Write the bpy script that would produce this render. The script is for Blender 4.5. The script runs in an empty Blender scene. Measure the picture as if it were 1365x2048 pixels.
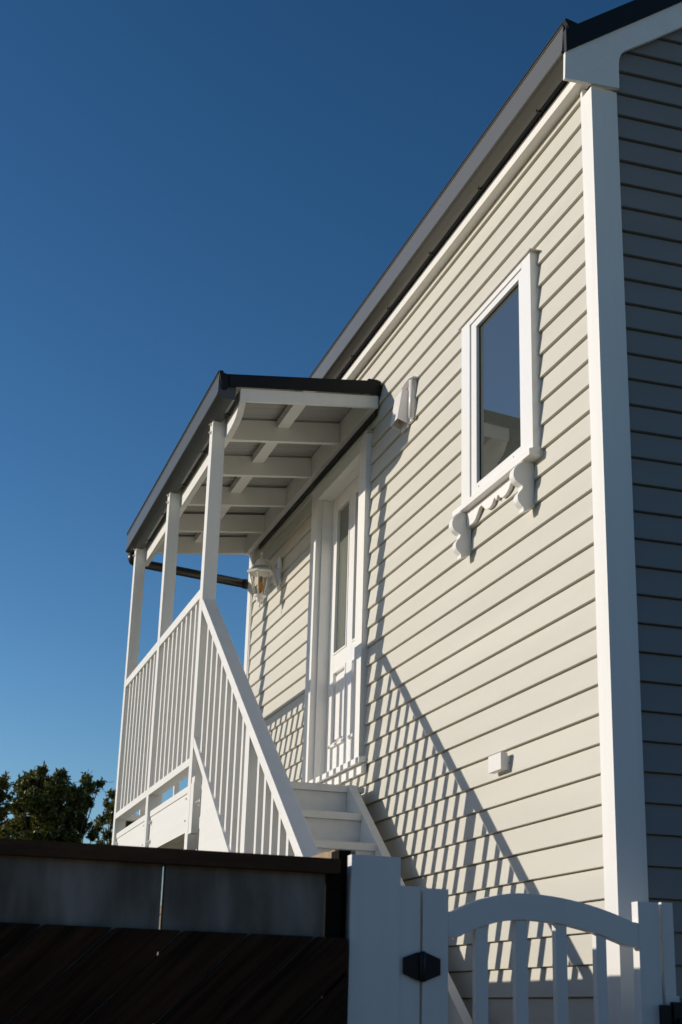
import bpy, bmesh, math, random
from mathutils import Vector, Matrix
random.seed(7)
S = bpy.context.scene
C = S.collection

# ------------------------------------------------------------------ camera
cam_d = bpy.data.cameras.new('camera'); cam = bpy.data.objects.new('camera', cam_d); C.objects.link(cam)
R_ = ((0.9543017374524134, -0.2974874855943593, 0.0284497769771746),
      (-0.12328641265339631, -0.30518221246724, 0.9442797666203894),
      (0.2722290475874343, 0.9046352928713021, 0.32791208050526616))
CAM = Vector((-2.91171, -5.53067, 1.5))
m = Matrix.Identity(4)
for i in range(3):
    m[i][0] = R_[0][i]; m[i][1] = R_[1][i]; m[i][2] = -R_[2][i]; m[i][3] = CAM[i]
cam.matrix_world = m
cam_d.sensor_fit = 'VERTICAL'; cam_d.sensor_height = 36.0; cam_d.sensor_width = 24.0
cam_d.lens = 2908.04 / 2048 * 36.0
cam_d.clip_start = 0.05; cam_d.clip_end = 3000
cam_d.dof.use_dof = True; cam_d.dof.focus_distance = 9.0; cam_d.dof.aperture_fstop = 5.0
S.camera = cam

# ------------------------------------------------------------------ light
SUN_TRAVEL = Vector((1.0, -0.53, -0.359)).normalized()
az = math.atan2(-SUN_TRAVEL.x, -SUN_TRAVEL.y)           # clockwise from +Y
el = math.asin(-SUN_TRAVEL.z)
W = bpy.data.worlds.new('World'); S.world = W; W.use_nodes = True
wn = W.node_tree; bg = wn.nodes['Background']
sky = wn.nodes.new('ShaderNodeTexSky'); sky.sky_type = 'NISHITA'; sky.sun_disc = False
sky.sun_elevation = el; sky.sun_rotation = az; sky.altitude = 0
sky.air_density = 1.0; sky.dust_density = 0.08; sky.ozone_density = 2.0
sp = wn.nodes.new('ShaderNodeSeparateColor'); cb_ = wn.nodes.new('ShaderNodeCombineColor')     # deeper blue, as through a polariser
wn.links.new(sky.outputs[0], sp.inputs[0])
for ch, (g_, k_) in enumerate(((1.75, 0.43), (1.44, 0.70), (1.455, 0.765))):
    pw = wn.nodes.new('ShaderNodeMath'); pw.operation = 'POWER'; pw.inputs[1].default_value = g_
    ml = wn.nodes.new('ShaderNodeMath'); ml.operation = 'MULTIPLY'; ml.inputs[1].default_value = k_
    wn.links.new(sp.outputs[ch], pw.inputs[0]); wn.links.new(pw.outputs[0], ml.inputs[0]); wn.links.new(ml.outputs[0], cb_.inputs[ch])
wn.links.new(cb_.outputs[0], bg.inputs[0])
bg.inputs[1].default_value = 0.068
sl = bpy.data.lights.new('sun', 'SUN'); sl.energy = 3.8; sl.angle = math.radians(0.53); sl.color = (1.0, 0.915, 0.785)
so = bpy.data.objects.new('sun', sl); C.objects.link(so)
so.rotation_euler = SUN_TRAVEL.to_track_quat('-Z', 'Y').to_euler(); so.location = (-20, 12, 14)
S.view_settings.view_transform = 'Standard'; S.view_settings.look = 'None'
S.view_settings.gamma = 1.0; S.view_settings.exposure = 0.0; S.view_settings.use_curve_mapping = False

# ------------------------------------------------------------------ materials
def _new(name):
    mt = bpy.data.materials.new(name); mt.use_nodes = True
    return mt, mt.node_tree, mt.node_tree.nodes['Principled BSDF']

def mat(name, col, rough=0.5, spec=0.4, metal=0.0, var=0.06, vscale=3.0, bump=0.0, bscale=60.0, stretch=None,
        speck=None, coat=0.0, turn=0.0):
    mt, nt, b = _new(name)
    N, L = nt.nodes, nt.links
    geo = N.new('ShaderNodeNewGeometry'); mp = N.new('ShaderNodeMapping')
    if turn:
        m0 = N.new('ShaderNodeMapping'); m0.inputs['Rotation'].default_value = (0, math.radians(turn), 0)
        L.new(geo.outputs['Position'], m0.inputs['Vector']); L.new(m0.outputs[0], mp.inputs['Vector'])
    else: L.new(geo.outputs['Position'], mp.inputs['Vector'])
    if stretch: mp.inputs['Scale'].default_value = stretch
    nz = N.new('ShaderNodeTexNoise'); nz.inputs['Scale'].default_value = vscale; nz.inputs['Detail'].default_value = 6
    L.new(mp.outputs[0], nz.inputs['Vector'])
    rp = N.new('ShaderNodeValToRGB'); rp.color_ramp.elements[0].position = 0.3; rp.color_ramp.elements[1].position = 0.7
    rp.color_ramp.elements[0].color = tuple(c * (1 - var) for c in col) + (1,)
    rp.color_ramp.elements[1].color = tuple(min(1, c * (1 + var)) for c in col) + (1,)
    L.new(nz.outputs['Fac'], rp.inputs[0])
    out = rp.outputs[0]
    if speck:
        n2 = N.new('ShaderNodeTexNoise'); n2.inputs['Scale'].default_value = speck[1]; n2.inputs['Detail'].default_value = 4
        L.new(mp.outputs[0], n2.inputs['Vector'])
        r2 = N.new('ShaderNodeValToRGB'); r2.color_ramp.elements[0].position = speck[2]; r2.color_ramp.elements[1].position = speck[3]
        L.new(n2.outputs['Fac'], r2.inputs[0])
        mx = N.new('ShaderNodeMixRGB'); L.new(r2.outputs[0], mx.inputs[0]); L.new(out, mx.inputs[1])
        mx.inputs[2].default_value = tuple(speck[0]) + (1,); out = mx.outputs[0]
    L.new(out, b.inputs['Base Color'])
    b.inputs['Roughness'].default_value = rough; b.inputs['Specular IOR Level'].default_value = spec
    b.inputs['Metallic'].default_value = metal; b.inputs['Coat Weight'].default_value = coat
    if bump:
        n3 = N.new('ShaderNodeTexNoise'); n3.inputs['Scale'].default_value = bscale; n3.inputs['Detail'].default_value = 5
        L.new(mp.outputs[0], n3.inputs['Vector'])
        bp = N.new('ShaderNodeBump'); bp.inputs['Strength'].default_value = bump; bp.inputs['Distance'].default_value = 0.002
        L.new(n3.outputs['Fac'], bp.inputs['Height']); L.new(bp.outputs[0], b.inputs['Normal'])
    return mt

M = {}
M['white'] = mat('white_paint', (0.80, 0.785, 0.75), 0.45, 0.35, var=0.025, vscale=2.5, bump=0.12, bscale=45, speck=((0.70, 0.68, 0.62), 7, 0.62, 0.80))
M['white_h'] = mat('white_paint_brushed', (0.80, 0.785, 0.75), 0.42, 0.35, var=0.03, vscale=14, bump=0.25, bscale=120, stretch=(1, 0.06, 1), speck=((0.72, 0.70, 0.65), 9, 0.60, 0.85))
M['white_v'] = mat('white_paint_upright', (0.80, 0.785, 0.75), 0.42, 0.35, var=0.03, vscale=14, bump=0.25, bscale=120, stretch=(1, 1, 0.06), speck=((0.70, 0.68, 0.62), 5, 0.62, 0.85))
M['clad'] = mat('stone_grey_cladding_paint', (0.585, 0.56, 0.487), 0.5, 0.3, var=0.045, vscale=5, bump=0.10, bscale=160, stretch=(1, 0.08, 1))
M['clad_shade_toned'] = mat('cladding_paint_shade_darkened', (0.215, 0.215, 0.21), 0.5, 0.3, var=0.05, vscale=5, bump=0.10, bscale=160, stretch=(0.08, 1, 1))  # front boards: shade of the unlit side painted in as darker grey
M['frame'] = mat('white_joinery', (0.85, 0.84, 0.82), 0.28, 0.5, var=0.01)
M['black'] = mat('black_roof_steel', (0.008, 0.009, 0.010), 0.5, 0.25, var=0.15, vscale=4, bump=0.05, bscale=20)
M['gutter_main'] = mat('grey_steel_gutter', (0.115, 0.112, 0.10), 0.33, 0.5, var=0.08, vscale=2, bump=0.05, bscale=10, stretch=(1, 0.2, 1))
M['gutter_porch'] = mat('charcoal_steel_gutter', (0.07, 0.073, 0.075), 0.33, 0.5, var=0.08, vscale=2, bump=0.05, bscale=10, stretch=(1, 0.2, 1))
M['pipe'] = mat('black_pipe', (0.020, 0.019, 0.018), 0.35, 0.5)
M['sheet'] = mat('pale_corrugated_steel', (0.36, 0.36, 0.335), 0.4, 0.4, var=0.05)
M['brown'] = mat('dark_stained_timber', (0.075, 0.036, 0.016), 0.75, 0.2, var=0.35, vscale=12, bump=0.6, bscale=50, stretch=(0.25, 1, 1), speck=((0.11, 0.052, 0.024), 26, 0.5, 0.8))
M['brown_d'] = mat('dark_stained_paling', (0.036, 0.017, 0.0085), 0.85, 0.12, var=0.6, vscale=34, bump=1.0, bscale=90, stretch=(0.07, 1, 1), turn=44, speck=((0.066, 0.033, 0.017), 42, 0.5, 0.8))
M['brown_k'] = mat('near_black_post_timber', (0.010, 0.007, 0.005), 0.9, 0.1, var=0.4, vscale=12, bump=0.6, bscale=50)  # post timber, darker than the other stained fence boards
M['raw'] = mat('bare_weathered_timber', (0.33, 0.24, 0.15), 0.8, 0.2, var=0.2, vscale=25, bump=0.5, bscale=60)
M['concrete'] = mat('weathered_concrete', (0.22, 0.19, 0.16), 0.9, 0.15, var=0.45, vscale=9, bump=1.0, bscale=90, stretch=(1, 1, 0.3), speck=((0.12, 0.10, 0.08), 6.0, 0.42, 0.68))
M['steel'] = mat('galvanised_fixing', (0.55, 0.54, 0.52), 0.35, 0.5, metal=0.6)
M['hinge'] = mat('black_nylon', (0.008, 0.008, 0.009), 0.45, 0.35)
M['plastic'] = mat('white_plastic', (0.80, 0.77, 0.74), 0.3, 0.5, var=0.01)
M['bark'] = mat('grey_bark', (0.055, 0.045, 0.035), 0.9, 0.1, var=0.3, vscale=20, bump=0.8, bscale=30)
M['path'] = mat('pale_concrete_path', (0.48, 0.42, 0.32), 0.85, 0.2, var=0.12, vscale=1.5, bump=0.4, bscale=40)
M['asphalt'] = mat('asphalt', (0.23, 0.195, 0.15), 0.9, 0.2, var=0.2, vscale=6, bump=0.8, bscale=120)
M['grass'] = mat('ground_grass', (0.10, 0.115, 0.05), 0.95, 0.1, var=0.35, vscale=1.2, bump=1.0, bscale=25)
M['render'] = mat('beige_render', (0.66, 0.64, 0.48), 0.85, 0.2, var=0.08, vscale=0.8, bump=0.2, bscale=15)
M['darkroof'] = mat('dark_tile_roof', (0.03, 0.03, 0.032), 0.7, 0.2, var=0.2, vscale=1.5)

def glass_mat(name, base, ior, rough=0.015, wav=0.0):
    mt, nt, b = _new(name); N, L = nt.nodes, nt.links
    b.inputs['Base Color'].default_value = base + (1,); b.inputs['Roughness'].default_value = rough
    b.inputs['IOR'].default_value = ior; b.inputs['Specular IOR Level'].default_value = 0.5
    geo = N.new('ShaderNodeNewGeometry'); nz = N.new('ShaderNodeTexNoise'); nz.inputs['Scale'].default_value = 2.5
    nz.inputs['Detail'].default_value = 0
    L.new(geo.outputs['Position'], nz.inputs['Vector'])
    bp = N.new('ShaderNodeBump'); bp.inputs['Strength'].default_value = wav; bp.inputs['Distance'].default_value = 0.01
    L.new(nz.outputs['Fac'], bp.inputs['Height']); L.new(bp.outputs[0], b.inputs['Normal'])
    return mt
M['pane'] = glass_mat('window_glass', (0.055, 0.060, 0.052), 2.9, 0.02, 0.03)
M['door_glass'] = glass_mat('obscure_door_glass', (0.14, 0.15, 0.12), 1.5, 0.12, 0.1)

mt, nt, b = _new('lantern_glass')
b.inputs['Base Color'].default_value = (0.9, 0.9, 0.88, 1); b.inputs['Roughness'].default_value = 0.03
b.inputs['Transmission Weight'].default_value = 1.0; b.inputs['IOR'].default_value = 1.1
M['lglass'] = mt
mt, nt, b = _new('amber_bulb')
b.inputs['Base Color'].default_value = (0.85, 0.38, 0.06, 1); b.inputs['Roughness'].default_value = 0.1
b.inputs['Transmission Weight'].default_value = 0.45; b.inputs['IOR'].default_value = 1.3
M['amber'] = mt

def leaf_mat(name, c1, c2):
    mt, nt, b = _new(name); N, L = nt.nodes, nt.links
    geo = N.new('ShaderNodeNewGeometry'); rp = N.new('ShaderNodeValToRGB')
    rp.color_ramp.elements[0].color = c1 + (1,); rp.color_ramp.elements[1].color = c2 + (1,)
    L.new(geo.outputs['Random Per Island'], rp.inputs[0]); L.new(rp.outputs[0], b.inputs['Base Color'])
    b.inputs['Roughness'].default_value = 0.38; b.inputs['Specular IOR Level'].default_value = 0.45
    tr = N.new('ShaderNodeBsdfTranslucent'); mx = N.new('ShaderNodeMixShader'); mx.inputs[0].default_value = 0.22
    L.new(rp.outputs[0], tr.inputs[0]); L.new(b.outputs[0], mx.inputs[1]); L.new(tr.outputs[0], mx.inputs[2])
    L.new(mx.outputs[0], N['Material Output'].inputs[0])
    return mt
M['leaf'] = leaf_mat('dark_glossy_leaf', (0.025, 0.038, 0.010), (0.24, 0.24, 0.045))
M['leaf2'] = leaf_mat('olive_leaf', (0.035, 0.045, 0.010), (0.28, 0.26, 0.05))

# ------------------------------------------------------------------ object helpers
def tag(o, label=None, cat=None, group=None, kind=None):
    if label: o['label'] = label
    if cat: o['category'] = cat
    if group: o['group'] = group
    if kind: o['kind'] = kind
    return o

def empty(name, loc, label, cat, group=None):
    o = bpy.data.objects.new(name, None); C.objects.link(o); o.location = loc; o.empty_display_size = 0.2
    bpy.context.view_layer.update()
    return tag(o, label, cat, group)

def put(name, me, parent=None, loc=(0, 0, 0)):
    o = bpy.data.objects.new(name, me); C.objects.link(o); o.location = loc
    if parent is not None:
        o.parent = parent
        o.matrix_parent_inverse = world_of(parent).inverted()
    return o

def world_of(o):
    if o.parent is None:
        return Matrix.LocRotScale(o.location, o.rotation_euler, o.scale)
    return world_of(o.parent) @ o.matrix_parent_inverse @ Matrix.LocRotScale(o.location, o.rotation_euler, o.scale)

class MB:
    def __init__(s): s.bm = bmesh.new()
    def box(s, x0, x1, y0, y1, z0, z1, bev=0.0):
        t = bmesh.new() if bev else s.bm
        vs = [t.verts.new((x, y, z)) for x in (x0, x1) for y in (y0, y1) for z in (z0, z1)]
        for f in ((0, 1, 3, 2), (4, 6, 7, 5), (0, 4, 5, 1), (2, 3, 7, 6), (0, 2, 6, 4), (1, 5, 7, 3)):
            t.faces.new([vs[i] for i in f])
        if bev: s._merge(t, bev)
        return s
    def prism(s, pts, ax, a0, a1, bev=0.0):
        """pts: 2-D outline; ax='x': (y,z), 'y': (x,z), 'z': (x,y); extruded from a0 to a1"""
        t = bmesh.new() if bev else s.bm
        def P(p, a):
            return (a, p[0], p[1]) if ax == 'x' else ((p[0], a, p[1]) if ax == 'y' else (p[0], p[1], a))
        A = [t.verts.new(P(p, a0)) for p in pts]; B = [t.verts.new(P(p, a1)) for p in pts]
        n = len(pts)
        fs = [t.faces.new(A), t.faces.new(B[::-1])]
        for i in range(n):
            fs.append(t.faces.new((A[i], B[i], B[(i + 1) % n], A[(i + 1) % n])))
        bmesh.ops.recalc_face_normals(t, faces=fs)
        if bev: s._merge(t, bev)
        return s
    def _merge(s, t, bev):
        bmesh.ops.bevel(t, geom=[e for e in t.edges if e.calc_face_angle(0) > 0.5], offset=bev, segments=2, profile=0.5, affect='EDGES', clamp_overlap=True)
        mm = {}
        for v in t.verts: mm[v] = s.bm.verts.new(v.co)
        for f in t.faces:
            try: s.bm.faces.new([mm[v] for v in f.verts])
            except ValueError: pass
        t.free()
    def lathe(s, prof, c, axis=(0, 0, 1), n=16, smooth=True):
        """prof: (r, h) pairs along axis from c"""
        q = Vector((0, 0, 1)).rotation_difference(Vector(axis)); c = Vector(c); rings = []
        for r, h in prof:
            rings.append([s.bm.verts.new(c + q @ Vector((max(r, 1e-4) * math.cos(2 * math.pi * k / n), max(r, 1e-4) * math.sin(2 * math.pi * k / n), h))) for k in range(n)])
        for a, b_ in zip(rings, rings[1:]):
            for k in range(n):
                f = s.bm.faces.new((a[k], a[(k + 1) % n], b_[(k + 1) % n], b_[k])); f.smooth = smooth
        s.bm.faces.new(rings[0][::-1]); s.bm.faces.new(rings[-1])
        return s
    def tube(s, pts, r, n=10):
        pts = [Vector(p) for p in pts]; rings = []
        rr = r if isinstance(r, (list, tuple)) else [r] * len(pts)
        up = Vector((0.13, 0.31, 0.94)).normalized()
        for i, p in enumerate(pts):
            d = (pts[min(i + 1, len(pts) - 1)] - pts[max(i - 1, 0)]).normalized()
            a = d.cross(up).normalized(); b_ = d.cross(a)
            rings.append([s.bm.verts.new(p + rr[i] * (math.cos(2 * math.pi * k / n) * a + math.sin(2 * math.pi * k / n) * b_)) for k in range(n)])
        for a, b_ in zip(rings, rings[1:]):
            for k in range(n):
                f = s.bm.faces.new((a[k], a[(k + 1) % n], b_[(k + 1) % n], b_[k])); f.smooth = True
        s.bm.faces.new(rings[0][::-1]); s.bm.faces.new(rings[-1])
        return s
    def mesh(s, name, mtl):
        bmesh.ops.recalc_face_normals(s.bm, faces=s.bm.faces[:])
        me = bpy.data.meshes.new(name); s.bm.to_mesh(me); s.bm.free(); me.materials.append(M[mtl]); return me
    def build(s, name, mtl, parent=None, loc=(0, 0, 0)):
        return put(name, s.mesh(name, mtl), parent, loc)

def bx(name, mtl, parent, x0, x1, y0, y1, z0, z1, bev=0.0015):
    return MB().box(x0, x1, y0, y1, z0, z1, bev).build(name, mtl, parent)

G0 = 0.45                                                  # ground level
PITCH, Z0 = 0.13, 2.388
BOARD_Z = [round(Z0 + PITCH * k, 4) for k in range(-14, 28)]  # bottoms of the courses

# ------------------------------------------------------------------ ground
def sheet(name, mtl, x0, x1, y0, y1, z, kind='structure', res=1):
    me = bpy.data.meshes.new(name); vs = []; fs = []
    for j in range(res + 1):
        for i in range(res + 1):
            vs.append((x0 + (x1 - x0) * i / res, y0 + (y1 - y0) * j / res, z))
    for j in range(res):
        for i in range(res):
            a = j * (res + 1) + i; fs.append((a, a + 1, a + res + 2, a + res + 1))
    me.from_pydata(vs, [], fs); me.materials.append(M[mtl])
    o = bpy.data.objects.new(name, me); C.objects.link(o); o['kind'] = kind; return o
sheet('ground', 'grass', -900, 900, -900, 900, G0 - 0.008)
pth = sheet('driveway', 'asphalt', -12.0, 9.0, -9.0, -0.36, G0 - 0.004)
pth2 = sheet('path', 'path', -1.26, 0.0, -0.36, 9.5, G0 - 0.004)

# ================================================================== HOUSE
house = empty('house', (0, 0, G0), 'two-storey weatherboard house with pale grey sunlit side and dark shaded front', 'house')
DOOR = (3.43, 4.755, 3.03, 5.34); WIN = (0.69, 1.61, 4.19, 5.315)
def profile(lo, hi):
    """section of a bevel-back board between heights lo..hi above its bottom edge: (depth out of wall, z)"""
    def face(h): return 0.018 - 0.0165 * h / 0.13
    pts = []
    if lo <= 0: pts += [(-0.012, 0.0), (0.0125, 0.0), (face(0.0015) + 0.0005, 0.0018)]
    else: pts += [(-0.012, lo), (face(lo), lo)]
    pts += [(face(hi), hi), (-0.012, hi)]
    return pts
def side_board(z):
    top = 0.1245
    segs = [(0.0965, 6.775, 0, top)]
    for (a, b_, c, d) in (DOOR, WIN):
        if z + top > c and z < d:
            new = []
            for (y0, y1, lo, hi) in segs:
                if y1 < a or y0 > b_: new.append((y0, y1, lo, hi)); continue
                new += [(y0, a, lo, hi), (b_, y1, lo, hi)]
                if z < c: new.append((a, b_, 0, c - z))
                if z + top > d: new.append((a, b_, d - z, top))
            segs = new
    off = (random.uniform(-0.0006, 0.0006), 0, z + random.uniform(-0.0008, 0.0008))
    for (y0, y1, lo, hi) in segs:
        if hi - lo < 0.004: continue
        MB().prism([(-p[0], p[1]) for p in profile(lo, hi)], 'y', y0, y1).build('weatherboard', 'clad', house, off)
for z in BOARD_Z:
    if z + 0.13 > G0 and z < 5.94: side_board(z)
def roof_z(x):                                             # top surface of the main roof above the near eave
    return 6.289 + 0.706 * x
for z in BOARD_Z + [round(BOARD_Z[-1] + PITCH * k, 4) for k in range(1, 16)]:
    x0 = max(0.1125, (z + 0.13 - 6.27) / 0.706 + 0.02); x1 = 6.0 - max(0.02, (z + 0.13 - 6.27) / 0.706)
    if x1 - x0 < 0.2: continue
    MB().prism([(-p[0], p[1]) for p in profile(0, 0.1245)], 'x', x0, x1).build('weatherboard', 'clad_shade_toned', house, (0, random.uniform(-0.0005, 0.0005), z))
# wall cores behind the boards
core = MB()
for a in ((0.0135, 0.16, 0.17, 3.553, G0, 6.2), (0.0135, 0.16, 4.637, 6.85, G0, 6.2), (0.0135, 0.16, 3.554, 4.636, G0, 3.05), (0.0135, 0.16, 3.554, 4.636, 5.266, 6.2)):
    core.box(*a)
core.prism([(0.0135, G0), (5.98, G0), (5.98, 6.1), (3.0, 8.25), (0.0135, 6.1)], 'y', 0.0135, 0.165)
core.prism([(0.0135, G0), (5.98, G0), (5.98, 6.1), (3.0, 8.25), (0.0135, 6.1)], 'y', 6.86, 7.0)
core.box(5.84, 5.98, 0.17, 6.85, G0, 6.2)
core.build('wall', 'clad', house)
# corner trims
cb = MB().box(-0.030, 0.0895, -0.030, -0.004, G0, 5.885, 0.0015).box(-0.030, -0.004, -0.0035, 0.0745, G0, 5.885, 0.0015)
cb.build('corner_board', 'white_v', house)
bx('corner_scriber', 'white_v', house, -0.026, 0.013, 0.0755, 0.0955, G0, 5.942, 0.001)
bx('corner_scriber', 'white_v', house, 0.0905, 0.1115, -0.026, 0.013, G0, 5.885, 0.001)
bx('corner_board', 'white_v', house, -0.030, 0.012, 6.80, 6.915, G0, 5.942, 0.0015)
bx('corner_scriber', 'white_v', house, -0.024, 0.012, 6.777, 6.798, G0, 5.942, 0.001)
# cornice under the eave, fascia, gutter
bx('cornice_board', 'white_h', house, -0.074, -0.001, -0.029, 6.93, 5.945, 6.008, 0.002)
MB().box(-0.098, -0.004, -0.015, 7.0, 6.018, 6.20).build('fascia_board', 'black', house)
gp = [(-0.170, 6.217), (-0.179, 6.214), (-0.1815, 6.204), (-0.176, 6.200), (-0.186, 6.056), (-0.1905, 6.050), (-0.191, 6.040), (-0.187, 6.035), (-0.170, 6.030),
      (-0.145, 6.026), (-0.125, 6.023), (-0.101, 6.021), (-0.100, 6.18), (-0.164, 6.19)]
gut = MB().prism(gp, 'y', -0.033, 7.03).build('gutter', 'gutter_main', house)
MB().prism([(-0.183, 6.2175), (-0.170, 6.2185), (-0.150, 6.226), (-0.160, 6.229), (-0.183, 6.222)], 'y', -0.033, 7.03).build('gutter_bead', 'black', gut)
for k in range(9):
    y = 0.42 + 0.8 * k
    MB().box(-0.103, -0.090, y, y + 0.012, 6.012, 6.030).lathe([(0.004, 0), (0.004, 0.012)], (-0.112, y + 0.006, 6.012), n=6).build('gutter_clip', 'black', house)
# roof slopes
for sgn in (1, -1):
    t = 0.03
    X = (lambda x: x) if sgn == 1 else (lambda x: 6.0 - x)
    MB().prism([(X(-0.150), roof_z(-0.150) - 0.032), (X(3.0), roof_z(3.0) - 0.032), (X(3.0), roof_z(3.0) - 0.008), (X(-0.150), roof_z(-0.150) - 0.008)], 'y', -0.028, 7.02).build('roof', 'black', house)
    for k in range(11):
        y = 0.3 + 0.64 * k
        MB().prism([(X(-0.150), roof_z(-0.150) - 0.008), (X(2.97), roof_z(2.97) - 0.008), (X(2.97), roof_z(2.97) + 0.022), (X(-0.150), roof_z(-0.150) + 0.022)], 'y', y, y + 0.03).build('roof_rib', 'black', house)
    cove = [(0.112, 5.892), (0.1145, 6.030)] + [(0.1145 + 0.075 * (1 - math.cos(a)), 6.030 + 0.110 * math.sin(a)) for a in [math.radians(d) for d in (12, 24, 36, 48, 57)]]
    bot = [(-0.184, 5.880)] + cove
    up = lambda x: 6.035 + 0.7068 * (x + 0.177)
    lowr = lambda x: 6.143 + 0.700 * (x - 0.184)
    pts = bot + [(0.30, lowr(0.30)), (2.998, lowr(2.998)), (2.998, up(2.998)), (-0.178, up(-0.178))]
    MB().prism([(X(p[0]), p[1]) for p in pts], 'y', -0.055, -0.0335).build('barge_board', 'white_h', house)
    top = lambda x: 6.211 + 0.706 * (x + 0.111)
    pts = [(-0.177, up(-0.177) + 0.0015), (2.999, up(2.999) + 0.0015), (2.999, top(2.999)), (-0.111, top(-0.111)), (-0.150, 6.214), (-0.158, 6.196), (-0.165, 6.172), (-0.177, 6.165)]
    MB().prism([(X(p[0]), p[1]) for p in pts], 'y', -0.066, -0.029).build('barge_flashing', 'black', house)
MB().prism([(-0.181, 6.215), (-0.176, 6.228), (-0.112, 6.212), (-0.150, 6.210), (-0.165, 6.190)], 'y', -0.066, -0.034).build('gutter_stop_end', 'black', house)
MB().prism([(2.85, roof_z(2.85) + 0.03), (3.0, roof_z(3.0) + 0.05), (3.15, roof_z(2.85) + 0.03), (3.0, roof_z(3.0) + 0.015)], 'y', -0.066, 7.03).build('roof_ridge', 'black', house)

# ------------------------------------------------------------------ window
win = MB().box(-0.055, 0.012, 0.665, 0.775, 4.205, 5.322, 0.002).box(-0.055, 0.012, 1.505, 1.628, 4.205, 5.322, 0.002)\
    .box(-0.055, 0.012, 0.777, 1.503, 5.288, 5.322, 0.002).build('window', 'frame', house)
sash = MB().box(-0.046, 0.008, 0.778, 0.833, 4.232, 5.286, 0.003).box(-0.046, 0.008, 1.425, 1.502, 4.232, 5.286, 0.003)\
    .box(-0.046, 0.008, 0.834, 1.424, 5.246, 5.286, 0.003).box(-0.046, 0.008, 0.834, 1.424, 4.232, 4.287, 0.003).build('sash', 'frame', win)
MB().box(-0.028, -0.0242, 0.834, 0.838, 4.288, 5.245).box(-0.028, -0.0242, 1.420, 1.424, 4.288, 5.245).box(-0.028, -0.0242, 0.8385, 1.4195, 5.241, 5.245).box(-0.028, -0.0242, 0.8385, 1.4195, 4.288, 4.292).build('gasket', 'hinge', win)
bx('pane', 'pane', win, -0.024, 0.004, 0.834, 1.424, 4.288, 5.245, 0)
MB().prism([(-0.082, 4.206), (-0.082, 4.172), (-0.002, 4.172), (-0.002, 4.228), (-0.056, 4.216)], 'y', 0.652, 1.700, 0.002).build('sill', 'white_h', win)
bx('head_flashing', 'clad', win, -0.068, 0.002, 0.64, 1.655, 5.3235, 5.329, 0)
MB().lathe([(0.003, 0), (0.003, 0.002)], (-0.048, 1.39, 4.26), (-1, 0, 0), 8).lathe([(0.003, 0), (0.003, 0.002)], (-0.048, 0.92, 4.26), (-1, 0, 0), 8).build('drain_hole', 'hinge', win)
def scroll():
    pts = [(-0.012, 4.171)]
    # smooth double-lobed bracket (x, z)
    ctrl = [(-0.062, 4.171), (-0.090, 4.158), (-0.117, 4.130), (-0.126, 4.095), (-0.116, 4.066), (-0.094, 4.050), (-0.078, 4.040), (-0.080, 4.022), (-0.094, 4.004),
            (-0.104, 3.982), (-0.102, 3.958), (-0.088, 3.940), (-0.074, 3.924), (-0.072, 3.904), (-0.050, 3.913), (-0.012, 3.935)]
    n = len(ctrl)
    for i in range(n - 1):
        p0, p1, p2, p3 = ctrl[max(i - 1, 0)], ctrl[i], ctrl[i + 1], ctrl[min(i + 2, n - 1)]
        for t in (0, 0.33, 0.66):
            pts.append(tuple(0.5 * (2 * p1[k] + (p2[k] - p0[k]) * t + (2 * p0[k] - 5 * p1[k] + 4 * p2[k] - p3[k]) * t * t + (3 * p1[k] - p0[k] - 3 * p2[k] + p3[k]) * t ** 3) for k in (0, 1)))
    pts.append(ctrl[-1])
    return pts
sc_me = MB().prism(scroll(), 'y', 0, 0.054, 0.0015).mesh('bracket', 'white')
put('bracket', sc_me, win, (0, 0.748, 0)); put('bracket', sc_me, win, (0, 1.586, 0))
def wave():
    half = [(0.758, 4.080), (0.80, 4.084), (0.845, 4.082), (0.875, 4.090), (0.905, 4.112), (0.935, 4.140), (0.965, 4.146), (0.985, 4.134), (1.01, 4.112), (1.045, 4.098), (1.085, 4.095),
            (1.115, 4.103), (1.135, 4.124), (1.150, 4.129), (1.162, 4.116), (1.170, 4.106)]
    half = [(0.8025, 4.083)] + [p for p in half if p[0] > 0.81]
    return [(0.8025, 4.1705)] + half + [(2.34 - y, z) for y, z in half[::-1]][1:-1] + [(1.582, 4.082), (1.582, 4.1705)]
MB().prism(wave(), 'x', -0.040, -0.018).build('fretwork_valance', 'white', win)

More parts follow.
